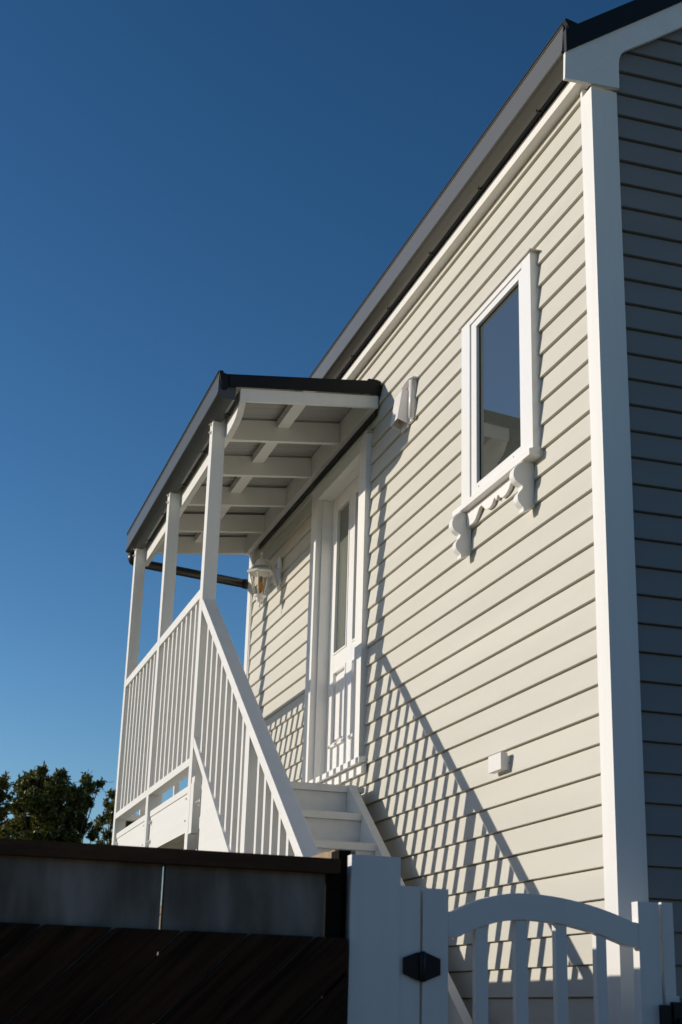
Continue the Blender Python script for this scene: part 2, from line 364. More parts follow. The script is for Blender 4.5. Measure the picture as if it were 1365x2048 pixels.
# ------------------------------------------------------------------ door
door = MB().box(0.076, 0.12, 3.572, 3.715, 3.10, 5.248, 0.002).box(0.076, 0.12, 4.475, 4.618, 3.10, 5.248, 0.002)\
    .box(0.076, 0.12, 4.03, 4.16, 3.10, 5.248, 0.002)
for (a, b_) in ((3.716, 4.029), (4.161, 4.474)):
    door.box(0.0765, 0.1195, a, b_, 5.140, 5.2475).box(0.0765, 0.1195, a, b_, 3.885, 4.005).box(0.0765, 0.1195, a, b_, 3.101, 3.33)
door = door.build('door', 'frame', house)
for (a, b_) in ((3.716, 4.029), (4.161, 4.474)):
    bx('pane', 'door_glass', door, 0.092, 0.104, a + 0.014, b_ - 0.014, 4.02, 5.125, 0)
    g = MB()
    for q in ((a, a + 0.013, 4.0055, 5.1395), (b_ - 0.013, b_, 4.0055, 5.1395), (a + 0.0135, b_ - 0.0135, 4.0055, 4.0185), (a + 0.0135, b_ - 0.0135, 5.1265, 5.1395)):
        g.box(0.070, 0.104, *q, 0.002)
    g.build('glazing_bead', 'frame', door)
    pn = MB().box(0.098, 0.118, a, b_, 3.3305, 3.8845)
    w_ = 0.045
    pn.box(0.086, 0.0975, a + w_, b_ - w_, 3.3305 + w_, 3.8845 - w_, 0.006)
    for q in ((a, a + 0.02, 3.3305, 3.8845), (b_ - 0.02, b_, 3.3305, 3.8845), (a + 0.0205, b_ - 0.0205, 3.3305, 3.3505), (a + 0.0205, b_ - 0.0205, 3.8645, 3.8845)):
        pn.box(0.071, 0.0975, *q, 0.006)
    pn.build('raised_panel', 'frame', door)
    MB().box(0.058, 0.0758, a - 0.015, b_ + 0.015, 3.318, 3.336, 0.006).build('bolection_mould', 'frame', door)
MB().lathe([(0.026, 0), (0.026, 0.006), (0.010, 0.010), (0.010, 0.03), (0.026, 0.04), (0.028, 0.055), (0.018, 0.066), (0.004, 0.068)], (0.076, 3.64, 3.98), (-1, 0, 0), 14).build('door_knob', 'steel', door)
cas = MB().box(-0.050, 0.012, 3.417, 3.569, 3.092, 5.352, 0.003).box(-0.050, 0.012, 4.622, 4.770, 3.092, 5.352, 0.003).box(-0.050, 0.012, 3.570, 4.621, 5.252, 5.352, 0.003)
cas.build('door_casing', 'white', house)
MB().box(0.0125, 0.134, 3.555, 3.5695, 3.09, 5.262).box(0.0125, 0.134, 4.6205, 4.635, 3.09, 5.262).box(0.0125, 0.134, 3.570, 4.620, 5.250, 5.264)\
    .box(-0.006, 0.0755, 4.6195, 4.6035, 3.11, 5.249, 0.001).box(-0.006, 0.0755, 3.5705, 3.586, 3.11, 5.249, 0.001).build('door_jamb', 'white', house)
MB().prism([(-0.069, 3.083), (-0.069, 3.045), (0.01, 3.052), (0.134, 3.052), (0.134, 3.104), (0.01, 3.097)], 'y', 3.353, 4.835, 0.002).build('door_sill', 'white_h', house)
bx('sill_flashing', 'white', house, -0.034, -0.014, 3.36, 4.83, 2.985, 3.043, 0)
bx('head_flashing', 'clad', house, -0.060, 0.0, 3.39, 4.80, 5.354, 5.360, 0)

# ================================================================== PORCH
porch = empty('porch', (-0.55, 5.0, G0), 'white timber entry porch with lean-to roof, posts and balustrade against the house side', 'porch')
POSTS = (3.66, 5.225, 6.79)
ptops = (5.412, 5.414, 5.43)
for y, zt in zip(POSTS, ptops):
    po = bx('post', 'white_v', porch, -1.09, -1.0, y, y + 0.096, G0, zt, 0.002)
    for zz, h in ((zt - 0.045, 'post_bolt'), (zt - 0.105, 'post_bolt')):
        MB().lathe([(0.016, 0), (0.016, 0.003), (0.009, 0.0035), (0.009, 0.012), (0.004, 0.0125), (0.004, 0.02)], (-1.0905, y + 0.05, zz), (-1, 0, 0), 6, False).build(h, 'plastic', po)
# eave beam with coved near end
bm_pts = [(3.268, 5.468), (3.268, 5.366), (3.290, 5.350), (3.315, 5.325), (3.350, 5.302), (3.410, 5.283), (3.50, 5.272), (3.62, 5.264), (6.93, 5.264), (6.93, 5.468)]
MB().prism(bm_pts, 'x', -0.999, -0.955, 0.0015).build('beam', 'white_h', porch)
bx('ledger', 'white_h', porch, -0.070, -0.025, 3.272, 6.945, 5.484, 5.655, 0.0015)
rt = lambda x: 5.655 + 0.1125 * (x + 0.07)
rb = lambda x: 5.487 + 0.1125 * (x + 0.07)
def rafter(y0, y1, x0=-0.954, x1=-0.071, top=0.0):
    return MB().prism([(x0, rb(x0)), (x1, rb(x1)), (x1, rt(x1) - top), (x0, rt(x0) - top)], 'y', y0, y1, 0.0015).build('rafter', 'white', porch)
RY = [3.996, 4.751, 5.490, 6.228, 6.903]
for y in RY: rafter(y, y + 0.045, top=0.012)
# purlin pieces between rafters
edges = [3.272] + [v for y in RY for v in (y, y + 0.045)]
for i in range(0, len(edges) - 1, 2):
    a, b_ = edges[i] + 0.001, edges[i + 1] - 0.001
    MB().prism([(-0.551, rt(-0.551) - 0.066), (-0.460, rt(-0.460) - 0.066), (-0.460, rt(-0.460) - 0.001), (-0.551, rt(-0.551) - 0.001)], 'y', a, b_, 0.001).build('purlin', 'white', porch)
MB().prism([(-1.0, 5.372), (-0.026, 5.474), (-0.026, 5.562), (-1.0, 5.464)], 'y', 3.244, 3.2665, 0.0015).build('barge_board', 'white_h', porch)
MB().prism([(-1.078, 5.462), (-0.018, 5.568), (0.016, 5.650), (0.016, 5.664), (-0.04, 5.664), (-1.062, 5.542), (-1.085, 5.545)], 'y', 3.226, 3.236).build('barge_flashing', 'black', porch)
MB().prism([(-1.078, 5.538), (-0.04, 5.658), (-0.04, 5.672), (-1.078, 5.550)], 'y', 3.238, 3.33).build('roof_edge_flashing', 'black', porch)
bx('apron_flashing', 'black', porch, -0.09, -0.016, 3.28, 6.93, 5.690, 5.7, 0)
bx('ledger_gap_shade', 'black', porch, -0.0245, -0.0185, 3.30, 6.60, 5.435, 5.60, 0)  # black strip painting in the shade of the gap behind the ledger
# corrugated sheet (pale underside)
def corr(name, z_off, mtl, th):
    me = bpy.data.meshes.new(name); vs = []; fs = []
    n = int((6.97 - 3.26) / 0.0095)
    for i in range(n + 1):
        y = 3.26 + (6.97 - 3.26) * i / n; w = 0.0105 * math.cos(2 * math.pi * y / 0.076)
        for x in (-1.10, -0.022):
            for t in (0, th):
                vs.append((x, y, rt(x) + z_off + w + t))
    for i in range(n):
        a = i * 4; b2 = a + 4
        fs += [(a, b2, b2 + 2, a + 2), (a + 1, a + 3, b2 + 3, b2 + 1), (a, a + 1, b2 + 1, b2), (a + 2, b2 + 2, b2 + 3, a + 3)]
    me.from_pydata(vs, [], fs); me.materials.append(M[mtl])
    for p in me.polygons: p.use_smooth = False
    return put(name, me, porch)
corr('roof_lining', 0.0110, 'sheet', 0.001)
corr('roof_sheet', 0.0130, 'black', 0.001)
# porch gutter
pg = [(-1.145, 5.566), (-1.153, 5.563), (-1.155, 5.553), (-1.150, 5.548), (-1.152, 5.418), (-1.157, 5.412), (-1.156, 5.403), (-1.150, 5.399), (-1.125, 5.390), (-1.10, 5.383),
      (-1.07, 5.377), (-1.050, 5.374), (-1.030, 5.378), (-1.030, 5.525), (-1.06, 5.535), (-1.13, 5.535)]
gut = MB().prism(pg, 'y', 3.250, 7.005).build('gutter', 'gutter_porch', porch)
MB().prism([(-1.158, 5.5665), (-1.140, 5.567), (-1.120, 5.574), (-1.135, 5.578), (-1.158, 5.572)], 'y', 3.250, 7.005).build('gutter_bead', 'black', gut)
MB().prism([(-1.153, 5.566), (-1.078, 5.545), (-1.078, 5.462), (-1.100, 5.44), (-1.122, 5.44), (-1.140, 5.50)], 'y', 3.236, 3.2495).build('gutter_stop_end', 'black', porch)
for k in range(5):
    y = 3.50 + 0.75 * k
    MB().box(-1.036, -1.004, y, y + 0.012, 5.368, 5.376).lathe([(0.004, 0), (0.004, 0.014)], (-1.046, y + 0.006, 5.362), n=6).build('gutter_clip', 'black', porch)
dp = [(-1.095, 6.965, 5.38), (-1.095, 6.965, 5.335), (-1.086, 6.966, 5.312), (-1.064, 6.968, 5.302), (-0.90, 6.972, 5.288), (-0.03, 6.99, 5.222)]
MB().tube(dp, 0.041, 16).build('drain_pipe', 'pipe', porch)
MB().tube([(-0.06, 6.99, 5.2245), (-0.005, 6.99, 5.220)], 0.046, 16).build('pipe_socket', 'pipe', porch)
# deck
for k in range(10):
    x = -1.026 + 0.0975 * k
    bx('deck_board', 'white_h', porch, x, x + 0.0925, 3.262, 6.90, 2.8385, 2.870, 0.002)
for y in (3.32, 3.78, 4.24, 4.7, 5.16, 5.62, 6.08, 6.54, 6.86):
    bx('joist', 'white', porch, -1.020, -0.06, y, y + 0.042, 2.67, 2.837, 0)
bx('bearer', 'white', porch, -1.027, -0.984, 3.37, 6.89, 2.595, 2.668, 0)
for (a, b_) in ((3.7575, 5.2235), (5.3225, 6.7885)):
    fb = bx('fascia_board', 'white_h', porch, -1.064, -1.029, a, b_, 2.592, 2.842, 0.002)
    bx('capping_board', 'white_h', porch, -1.071, -1.0275, a, b_, 2.8435, 2.886, 0.002)
    for yy in (a + 0.06, b_ - 0.06):
        for zz in (2.66, 2.80):
            MB().lathe([(0.022, 0), (0.022, 0.003), (0.012, 0.0035), (0.012, 0.014), (0.006, 0.0145), (0.006, 0.024)], (-1.0645, yy, zz), (-1, 0, 0), 6, False).build('fascia_bolt', 'plastic', fb)
    # rails and balusters
    bx('handrail', 'white_h', porch, -1.0895, -1.002, a, b_, 4.127, 4.190, 0.003)
    bx('bottom_rail', 'white_h', porch, -1.0895, -1.005, a, b_, 3.005, 3.054, 0.002)
bal = MB().box(0, 0.042, 0, 0.042, 3.0545, 4.1265, 0.001).mesh('baluster', 'white_v')
for (a, b_) in ((3.7575, 5.2235), (5.3225, 6.7885)):
    st = (b_ - a) / 9
    for i in range(1, 9):
        put('baluster', bal, porch, (-1.078, a + st * i - 0.021, 0))
# far-end balustrade
bx('handrail', 'white_h', porch, -0.999, -0.035, 6.80, 6.875, 4.127, 4.190, 0.003)
bx('bottom_rail', 'white_h', porch, -0.999, -0.035, 6.80, 6.875, 3.005, 3.054, 0.002)
for i in range(6):
    put('baluster', bal, porch, (-0.999 + 0.1385 * (i + 1) - 0.021, 6.817, 0))
# stub post under the stair head
stub = bx('stub_post', 'white_v', porch, -1.112, -1.066, 3.45, 3.54, 2.545, 2.858, 0.0015)
MB().box(-1.108, -1.094, 3.455, 3.54, 2.859, 2.895).build('stub_cleat', 'white', stub)

# ================================================================== STAIRCASE
stair = empty('staircase', (-0.6, 1.5, G0), 'white closed timber stairs rising to the porch beside the sunlit grey wall', 'staircase')
SL = 0.712
def sline(y, z0=3.176, y0=3.66): return z0 - SL * (y0 - y)
yb = 3.66 - (3.176 - G0 - 0.02) / SL
MB().prism([(3.6595, 3.176), (3.6595, 3.108), (3.312, 2.868), (3.312, 2.0), (0.9, G0), (yb - 0.02, G0), (yb, G0 + 0.02)], 'x', -1.0885, -1.046, 0.0015).build('outer_stringer', 'white_h', stair)
MB().prism([(3.6595, 3.174), (3.6595, 3.04), (yb + 0.2, G0), (yb, G0 + 0.018)], 'x', -1.0445, -1.002, 0.0015).build('outer_stringer', 'white', stair)
for zz, yy in ((2.72, 3.36), (2.42, 3.36)):
    MB().lathe([(0.022, 0), (0.022, 0.003), (0.012, 0.0035), (0.012, 0.014), (0.006, 0.0145), (0.006, 0.024)], (-1.089, yy, zz), (-1, 0, 0), 6, False).build('bolt', 'plastic', stair)
wl = lambda y: 2.785 + SL * (y - 3.114)
yw = 3.114 - (2.785 - G0) / SL
MB().prism([(3.245, wl(3.245)), (3.30, 2.869), (3.30, 2.60), (yw + 0.42, G0), (yw, G0)], 'x', -0.172, -0.120, 0.002).build('inner_stringer', 'white_h', stair)
NR = 12
for i in range(NR):
    y = 3.236 - 0.2905 * i; z = 2.872 - 0.2068 * i
    if z < G0 + 0.05: break
    if i == 0: bx('tread', 'white_h', stair, -1.001, -0.173, y, y + 0.024, z - 0.042, z, 0.003)
    else: bx('tread', 'white_h', stair, -1.001, -0.173, y, y + 0.3155, z - 0.042, z, 0.003)
    bx('riser', 'white_h', stair, -1.001, -0.173, y + 0.0255 if i == 0 else y + 0.026, y + 0.0255 + 0.018 if i == 0 else y + 0.044, z - 0.2068 + 0.001, z - 0.043, 0)
# sloping handrail and balusters
hr = lambda y: 4.098 - SL * (3.655 - y)
y_end = 0.28
MB().prism([(3.6595, hr(3.6595)), (3.6595, hr(3.6595) - 0.080), (y_end, hr(y_end) - 0.080), (y_end, hr(y_end))], 'x', -1.0895, -1.002, 0.003).build('handrail', 'white_h', stair)
yn = 2.118
MB().prism([(yn, sline(yn) + 0.001), (yn, hr(yn) - 0.081), (yn + 0.094, hr(yn + 0.094) - 0.081), (yn + 0.094, sline(yn + 0.094) + 0.001)], 'x', -1.089, -1.004, 0.0015).build('newel_post', 'white_v', stair)
bx('newel_post', 'white_v', stair, -1.089, -1.004, 0.185, 0.279, G0, hr(0.25), 0.0015)
hb = MB().prism([(0, SL * 0 - 0.0), (0, 0.842), (0.042, 0.842 + SL * 0.042), (0.042, SL * 0.042)], 'x', 0, 0.042).mesh('baluster', 'white_v')
ys = [3.655 - 0.162 * i for i in range(1, 9)] + [yn - 0.162 * i for i in range(1, 12)]
for y in ys:
    if y < 0.4: continue
    put('baluster', hb, stair, (-1.072, y - 0.021, sline(y - 0.021) - 0.0005))

# ================================================================== LANTERN
lx, ly = -0.182, 5.805
lan = empty('wall_lantern', (-0.014, ly, 4.98), 'white hexagonal coach lantern with amber bulb on a scrolled wall arm', 'lantern')
MB().prism([(ly - 0.035, 4.865), (ly + 0.0, 4.845), (ly + 0.035, 4.865), (ly + 0.048, 4.93), (ly + 0.036, 5.0), (ly + 0.048, 5.07), (ly + 0.035, 5.125), (ly, 5.145), (ly - 0.035, 5.125), (ly - 0.048, 5.07), (ly - 0.036, 5.0), (ly - 0.048, 4.93)], 'x', -0.034, -0.013, 0.005).build('wall_plate', 'plastic', lan)
arm = [(-0.034, ly, 4.90), (-0.052, ly, 4.905), (-0.066, ly, 4.94), (-0.074, ly, 4.99), (-0.088, ly, 5.045), (-0.115, ly, 5.085), (-0.150, ly, 5.103), (-0.182, ly, 5.100)]
MB().tube(arm, [0.018, 0.020, 0.018, 0.015, 0.012, 0.011, 0.010, 0.010], 10).tube([(-0.034, ly, 5.03), (-0.060, ly, 5.04), (-0.078, ly, 5.02), (-0.078, ly, 4.99)], 0.009, 8).build('arm', 'plastic', lan)
MB().lathe([(0.004, 0.082), (0.011, 0.072), (0.012, 0.064), (0.006, 0.055), (0.005, 0.046), (0.013, 0.040), (0.014, 0.026), (0.026, 0.018), (0.040, 0.006), (0.056, -0.030), (0.062, -0.052), (0.070, -0.056)], (lx, ly, 5.085), n=18).build('dome', 'plastic', lan)
def hexring(mb, r0, z0, r1, z1, t=0.0):
    mb.lathe([(r0, 0), (r1, z1 - z0)], (lx, ly, z0), n=6, smooth=False)
cap = MB(); hexring(cap, 0.122, 4.984, 0.066, 5.028); cap.lathe([(0.116, 0), (0.122, 0.010)], (lx, ly, 4.974), n=6, smooth=False); cap = cap.build('cap', 'plastic', lan)
rib = MB()
for k in range(6):
    a0 = 2 * math.pi * k / 6; a1 = 2 * math.pi * (k + 1) / 6
    for j in range(11):
        t = (j + 0.5) / 11
        x = (math.cos(a0) * (1 - t) + math.cos(a1) * t); y = (math.sin(a0) * (1 - t) + math.sin(a1) * t)
        rib.tube([(lx + x * 0.121, ly + y * 0.121, 4.985), (lx + x * 0.070, ly + y * 0.070, 5.027)], 0.0026, 5)
rib.build('cap_rib', 'plastic', cap)
ZT, ZB, RT, RB = 4.972, 4.782, 0.098, 0.047
for k in range(6):
    a = 2 * math.pi * k / 6; a1 = 2 * math.pi * (k + 1) / 6
    MB().tube([(lx + math.cos(a) * RB, ly + math.sin(a) * RB, ZB), (lx + math.cos(a) * RT, ly + math.sin(a) * RT, ZT)], 0.0052, 6).build('glazing_bar', 'plastic', lan)
    me = bpy.data.meshes.new('pane'); q = 0.97; vs = []
    for rr, zz in ((RB, ZB), (RT, ZT)):
        for aa in (a, a1):
            for s_ in (q, q - 0.02): vs.append((lx + math.cos(aa) * rr * s_, ly + math.sin(aa) * rr * s_, zz))
    me.from_pydata(vs, [], [(0, 2, 6, 4), (1, 5, 7, 3), (0, 4, 5, 1), (2, 3, 7, 6), (0, 1, 3, 2), (4, 6, 7, 5)]); me.materials.append(M['lglass'])
    put('pane', me, lan)
MB().lathe([(0.004, -0.100), (0.010, -0.090), (0.009, -0.076), (0.005, -0.066), (0.011, -0.056), (0.024, -0.046), (0.034, -0.030), (0.030, -0.018), (0.046, -0.012), (0.054, 0.0), (0.050, 0.006)], (lx, ly, ZB), n=18).build('base_cup', 'plastic', lan)
MB().lathe([(0.016, 0), (0.017, 0.035), (0.012, 0.05)], (lx, ly, 4.90), n=12).build('bulb_cap', 'raw', lan)
MB().lathe([(0.012, 0.10), (0.020, 0.085), (0.026, 0.055), (0.022, 0.025), (0.008, 0.002)], (lx, ly, 4.805), n=14).build('bulb', 'amber', lan)

# ------------------------------------------------------------------ cube wall light
cl = empty('cube_wall_light', (-0.014, 1.15, 2.70), 'small white box wall light low on the grey cladding', 'wall light')
MB().box(-0.0645, -0.0285, 1.077, 1.235, 2.6725, 2.755, 0.0015).build('lamp_body', 'plastic', cl)
MB().box(-0.0280, -0.010, 1.080, 1.195, 2.668, 2.737, 0.0015).build('back_plate', 'plastic', cl)
MB().box(-0.058, -0.034, 1.090, 1.222, 2.6705, 2.6723).build('lens', 'steel', cl)
MB().lathe([(0.003, 0), (0.003, 0.001)], (-0.020, 1.0799, 2.706), (0, -1, 0), 8).build('screw', 'hinge', cl)

# ------------------------------------------------------------------ hooded wall unit
hu = empty('hooded_wall_sensor', (-0.014, 2.65, 5.12), 'white hooded plastic wall fitting right of the porch roof', 'wall fitting')
MB().prism([(-0.024, 5.352), (-0.068, 5.345), (-0.098, 5.142), (-0.094, 5.142), (-0.065, 5.338), (-0.024, 5.345)], 'y', 2.630, 2.770, 0.001)\
    .prism([(-0.024, 5.350), (-0.067, 5.344), (-0.0975, 5.143), (-0.024, 5.118)], 'y', 2.629, 2.633).prism([(-0.024, 5.350), (-0.067, 5.344), (-0.0975, 5.143), (-0.024, 5.118)], 'y', 2.767, 2.771).build('hood', 'plastic', hu)
MB().lathe([(0.021, 0), (0.021, 0.262)], (-0.034, 2.532, 5.114), n=18).box(-0.024, -0.008, 2.515, 2.628, 5.114, 5.380, 0.002).build('bracket_column', 'plastic', hu)
MB().prism([(-0.010, 2.490), (-0.045, 2.495), (-0.062, 2.525), (-0.060, 2.60), (-0.050, 2.70), (-0.010, 2.72)], 'z', 5.383, 5.392, 0.001).build('top_flange', 'plastic', hu)
MB().lathe([(0.016, 0), (0.016, 0.10)], (-0.045, 2.70, 5.150), n=12).build('sensor_tube', 'raw', hu)
MB().box(-0.022, -0.010, 2.640, 2.765, 5.10, 5.34, 0.002).build('back_plate', 'plastic', hu)

# ================================================================== GATE
YG = -0.30
gate = empty('garden_gate', (-0.44, YG, G0), 'white picket gate with arched top rail in front of the house corner', 'gate')
bx('stile', 'white_v', gate, -0.973, -0.874, YG, YG + 0.05, G0 + 0.06, 1.962, 0.003)
bx('stile', 'white_v', gate, -0.087, 0.003, YG, YG + 0.05, G0 + 0.06, 1.957, 0.003)
def arc(xa, za, xm, zm, xb, zb, n=20):
    out = []
    for i in range(n + 1):
        t = i / n; x = xa + (xb - xa) * t
        u = (x - xm) / ((xb - xm) if x > xm else (xm - xa)); z = zm - ((zm - zb) if x > xm else (zm - za)) * u * u
        out.append((x, z))
    return out
topc = [(-0.8735, 1.8815), (-0.860, 1.883)] + arc(-0.850, 1.885, -0.560, 1.9635, -0.110, 1.879) + [(-0.0875, 1.8765)]
botc = [(-0.8735, 1.7915), (-0.840, 1.791), (-0.825, 1.795)] + arc(-0.812, 1.803, -0.555, 1.866, -0.135, 1.789) + [(-0.118, 1.785), (-0.0875, 1.785)]
MB().prism(topc + botc[::-1], 'y', YG, YG + 0.05, 0.002).build('arched_rail', 'white', gate)
for (a, b_) in ((-0.761, -0.712), (-0.600, -0.551), (-0.434, -0.388), (-0.266, -0.223)):
    zt = min(p[1] for p in botc if abs(p[0] - (a + b_) / 2) < 0.03) + 0.0
    zl = [p for p in botc if abs(p[0] - a) < 0.05]; 
    def zb_at(x):
        for p, q in zip(botc, botc[1:]):
            if p[0] <= x <= q[0]: return p[1] + (q[1] - p[1]) * (x - p[0]) / max(1e-6, q[0] - p[0])
        return zt
    MB().prism([(a, G0 + 0.18), (b_, G0 + 0.18), (b_, zb_at(b_) - 0.0005), (a, zb_at(a) - 0.0005)], 'y', YG + 0.008, YG + 0.042, 0.001).build('picket', 'white_v', gate)
bx('bottom_rail', 'white', gate, -0.8735, -0.0875, YG, YG + 0.05, G0 + 0.08, G0 + 0.179, 0.002)
bx('mid_rail', 'white', gate, -0.8735, -0.0875, YG + 0.001, YG + 0.007, 1.12, 1.20, 0.001)
def hinge(z, nm):
    h = MB().prism([(-1.052, z - 0.027), (-0.998, z - 0.049), (-0.990, z - 0.050), (-0.990, z + 0.050), (-0.998, z + 0.049), (-1.052, z + 0.029)], 'y', YG - 0.008, YG - 0.0005, 0.002)
    h.prism([(-0.906, z - 0.027), (-0.960, z - 0.049), (-0.966, z - 0.050), (-0.966, z + 0.050), (-0.960, z + 0.049), (-0.906, z + 0.029)], 'y', YG - 0.008, YG - 0.0005, 0.002)
    h.lathe([(0.008, 0), (0.0125, 0.003), (0.0125, 0.104), (0.008, 0.108)], (-0.978, YG - 0.010, z - 0.054), n=14)
    return h.build('hinge', 'hinge', gate)
hinge(1.682, 0); hinge(0.86, 1)
lt = MB().box(-0.013, 0.0215, YG - 0.03, YG - 0.0005, 1.44, 1.578, 0.008)
lt.build('latch', 'hinge', gate)
post_l = empty('gate_post', (-1.16, YG, G0), 'wide white gate post with a lower strip beside the brown fence', 'gate post')
bx('post', 'white_v', post_l, -1.256, -1.064, YG, YG + 0.055, G0, 2.068, 0.003)
bx('hinge_strip', 'white_v', post_l, -1.0635, -0.983, YG + 0.004, YG + 0.05, G0, 1.966, 0.003)
post_r = empty('latch_post', (0.04, YG, G0), 'narrow white latch post at the right edge with black striker', 'gate post')
bx('post', 'white_v', post_r, 0.018, 0.067, YG + 0.004, YG + 0.05, 1.613, 1.959, 0.002)
bx('post_base', 'white_v', post_r, 0.020, 0.077, YG, YG + 0.06, G0, 1.6125, 0.004)
MB().box(0.036, 0.085, YG - 0.028, YG - 0.0005, 1.45, 1.590, 0.008).lathe([(0.012, 0), (0.012, 0.03)], (0.058, YG - 0.028, 1.52), (0, -1, 0), 12).build('striker', 'hinge', post_r)

# ================================================================== FRONT FENCE
ff = empty('front_fence', (-2.2, YG, G0), 'dark brown timber and grey concrete fence left of the white gate post', 'fence')
bx('capping_board', 'brown', ff, -3.6, -1.307, YG - 0.03, YG + 0.10, 1.994, 2.046, 0.003)
for (a, b_) in ((-3.75, -3.16), (-3.149, -2.561), (-2.549, -1.9550), (-1.9445, -1.3550)):
    bx('concrete_panel', 'concrete', ff, a, b_, YG + 0.006, YG + 0.05, G0, 1.993, 0.002)
bx('fence_post', 'brown_k', ff, -1.2865, -1.2400, YG + 0.064, YG + 0.16, G0, 2.089, 0.003)
bx('inner_post', 'brown_k', ff, -1.3395, -1.2900, YG + 0.008, YG + 0.09, G0, 1.993, 0.003)
# diagonal palings, clipped by the frame
ZTOP, ZBOT, XR = 1.770, G0 + 0.05, -1.268
def paling(u):
    # u: x where the right-hand edge meets the top; runs down-left at slope s
    s = 0.975; w = 0.2425
    poly = [(u - w + 0.012, ZTOP), (u, ZTOP), (u - (ZTOP - ZBOT) / s, ZBOT), (u - w + 0.012 - (ZTOP - ZBOT) / s, ZBOT)]
    def clip(poly, k, lim, keep_less):
        out = []
        for i in range(len(poly)):
            p, q = poly[i], poly[(i + 1) % len(poly)]
            ip = (p[k] <= lim) if keep_less else (p[k] >= lim); iq = (q[k] <= lim) if keep_less else (q[k] >= lim)
            if ip: out.append(p)
            if ip != iq:
                t = (lim - p[k]) / (q[k] - p[k]); out.append((p[0] + t * (q[0] - p[0]), p[1] + t * (q[1] - p[1])))
        return out
    poly = clip(poly, 0, XR, True)
    if len(poly) > 2: poly = clip(poly, 0, -3.6, False)
    if len(poly) > 2:
        MB().prism(poly, 'y', YG - 0.018, YG + 0.003, 0.005).build('paling', 'brown_d', ff, (0, random.uniform(-0.002, 0.001), 0))
for k in range(-4, 10):
    paling(-1.637 + 0.2425 - 0.2425 * k + 0.0)
# side boundary fence running back from the gate
sf = empty('boundary_fence', (-1.24, 3.0, G0), 'low timber boundary fence running back behind the brown front fence', 'fence')
bx('top_rail', 'raw', sf, -1.252, -1.202, 0.028, 6.6, 2.062, 2.110, 0.003)
bx('end_post', 'raw', sf, -1.262, -1.180, -0.105, 0.022, G0, 2.103, 0.004)
k = 0; y = 0.03
while y < 6.5:
    bx('paling', 'raw', sf, -1.238, -1.220, y, y + 0.142, G0 + 0.02, 2.061, 0); y += 0.1435

# ================================================================== TREES
def leaf_blob_tree(name, label, base, lobes, n_leaf, mtl, lsize, seed):
    rnd = random.Random(seed)
    t = empty(name, base, label, 'tree')
    bx_, by_, bz_ = base
    tr = MB()
    cz = sum(l[2] for l in lobes) / len(lobes)
    fork = (bx_ + 0.05, by_, bz_ + (cz - bz_) * 0.45)
    tr.tube([(bx_, by_, bz_ - 0.05), (bx_ + 0.04, by_ + 0.03, bz_ + (fork[2] - bz_) * 0.5), fork], [0.15, 0.11, 0.09], 9)
    for (x, y, z, r) in lobes:
        mid = ((fork[0] * 0.5 + x * 0.5) + rnd.uniform(-.12, .12), (fork[1] + y) / 2 + rnd.uniform(-.12, .12), fork[2] * 0.5 + z * 0.5 - 0.1)
        tr.tube([fork, mid, (x, y, z)], [0.035, 0.014, 0.005], 5)
    tr.build('trunk', 'bark', t)
    # twigs with leaves
    vs, fs = [], []; tw = MB()
    vols = [l[3] ** 2 for l in lobes]; tot = sum(vols)
    for (x, y, z, r), v in zip(lobes, vols):
        n = int(n_leaf * v / tot); nt_ = max(10, n // 16)
        for _ in range(nt_):
            d = Vector((rnd.gauss(0, 1), rnd.gauss(0, 1), rnd.gauss(0, 1) + 0.25)).normalized()
            rad = r * (0.15 + 0.85 * rnd.random() ** 0.6) * (0.8 + 0.28 * math.sin(5 * d.x + 3 * z) * math.cos(4 * d.z + 2 * x))
            tip = Vector((x, y, z)) + Vector((d.x * rad, d.y * rad, d.z * rad * 0.9))
            ax = (d + Vector((rnd.uniform(-.5, .5), rnd.uniform(-.5, .5), rnd.uniform(-.1, .7)))).normalized()
            Lg = rnd.uniform(0.07, 0.15)
            if rnd.random() < 0.35: tw.tube([tip - ax * Lg * 1.8, tip + ax * 0.01], [0.004, 0.0018], 3)
            for j in range(16):
                p = tip - ax * Lg * (j / 16.0) * 1.1
                side = ax.cross(Vector((rnd.gauss(0, 1), rnd.gauss(0, 1), rnd.gauss(0, 1)))).normalized()
                dirn = (ax * rnd.uniform(0.3, 1.1) + side).normalized()
                wv = dirn.cross(Vector((rnd.gauss(0, 1), rnd.gauss(0, 1), rnd.gauss(0, 1)))).normalized()
                l = lsize * rnd.uniform(0.7, 1.25); w = l * 0.24
                nrm = dirn.cross(wv)
                i0 = len(vs)
                vs += [p, p + dirn * l * 0.5 + wv * w + nrm * w * 0.25, p + dirn * l, p + dirn * l * 0.5 - wv * w + nrm * w * 0.25]
                fs += [(i0, i0 + 1, i0 + 2), (i0, i0 + 2, i0 + 3)]
    tw.build('twigs', 'bark', t)
    me = bpy.data.meshes.new('crown'); me.from_pydata([tuple(v) for v in vs], [], fs); me.materials.append(M[mtl])
    put('crown', me, t)
    return t
def at(px, py, Y):
    d = Vector([R_[0][i] * (px - 682.5) / 2908.04 - R_[1][i] * (py - 1024) / 2908.04 + R_[2][i] for i in range(3)])
    t = (Y - CAM.y) / d.y; return CAM + d * t
def lobes(lst, Y, seed, extra):
    rnd = random.Random(seed); out = []
    for (px, py, r) in lst:
        p = at(px, py, Y + rnd.uniform(-0.35, 0.35)); out.append((p.x, p.y, p.z, 1.22 * r / 2908.04 * (p - CAM).length))
    return out + extra
Yt = 15.0
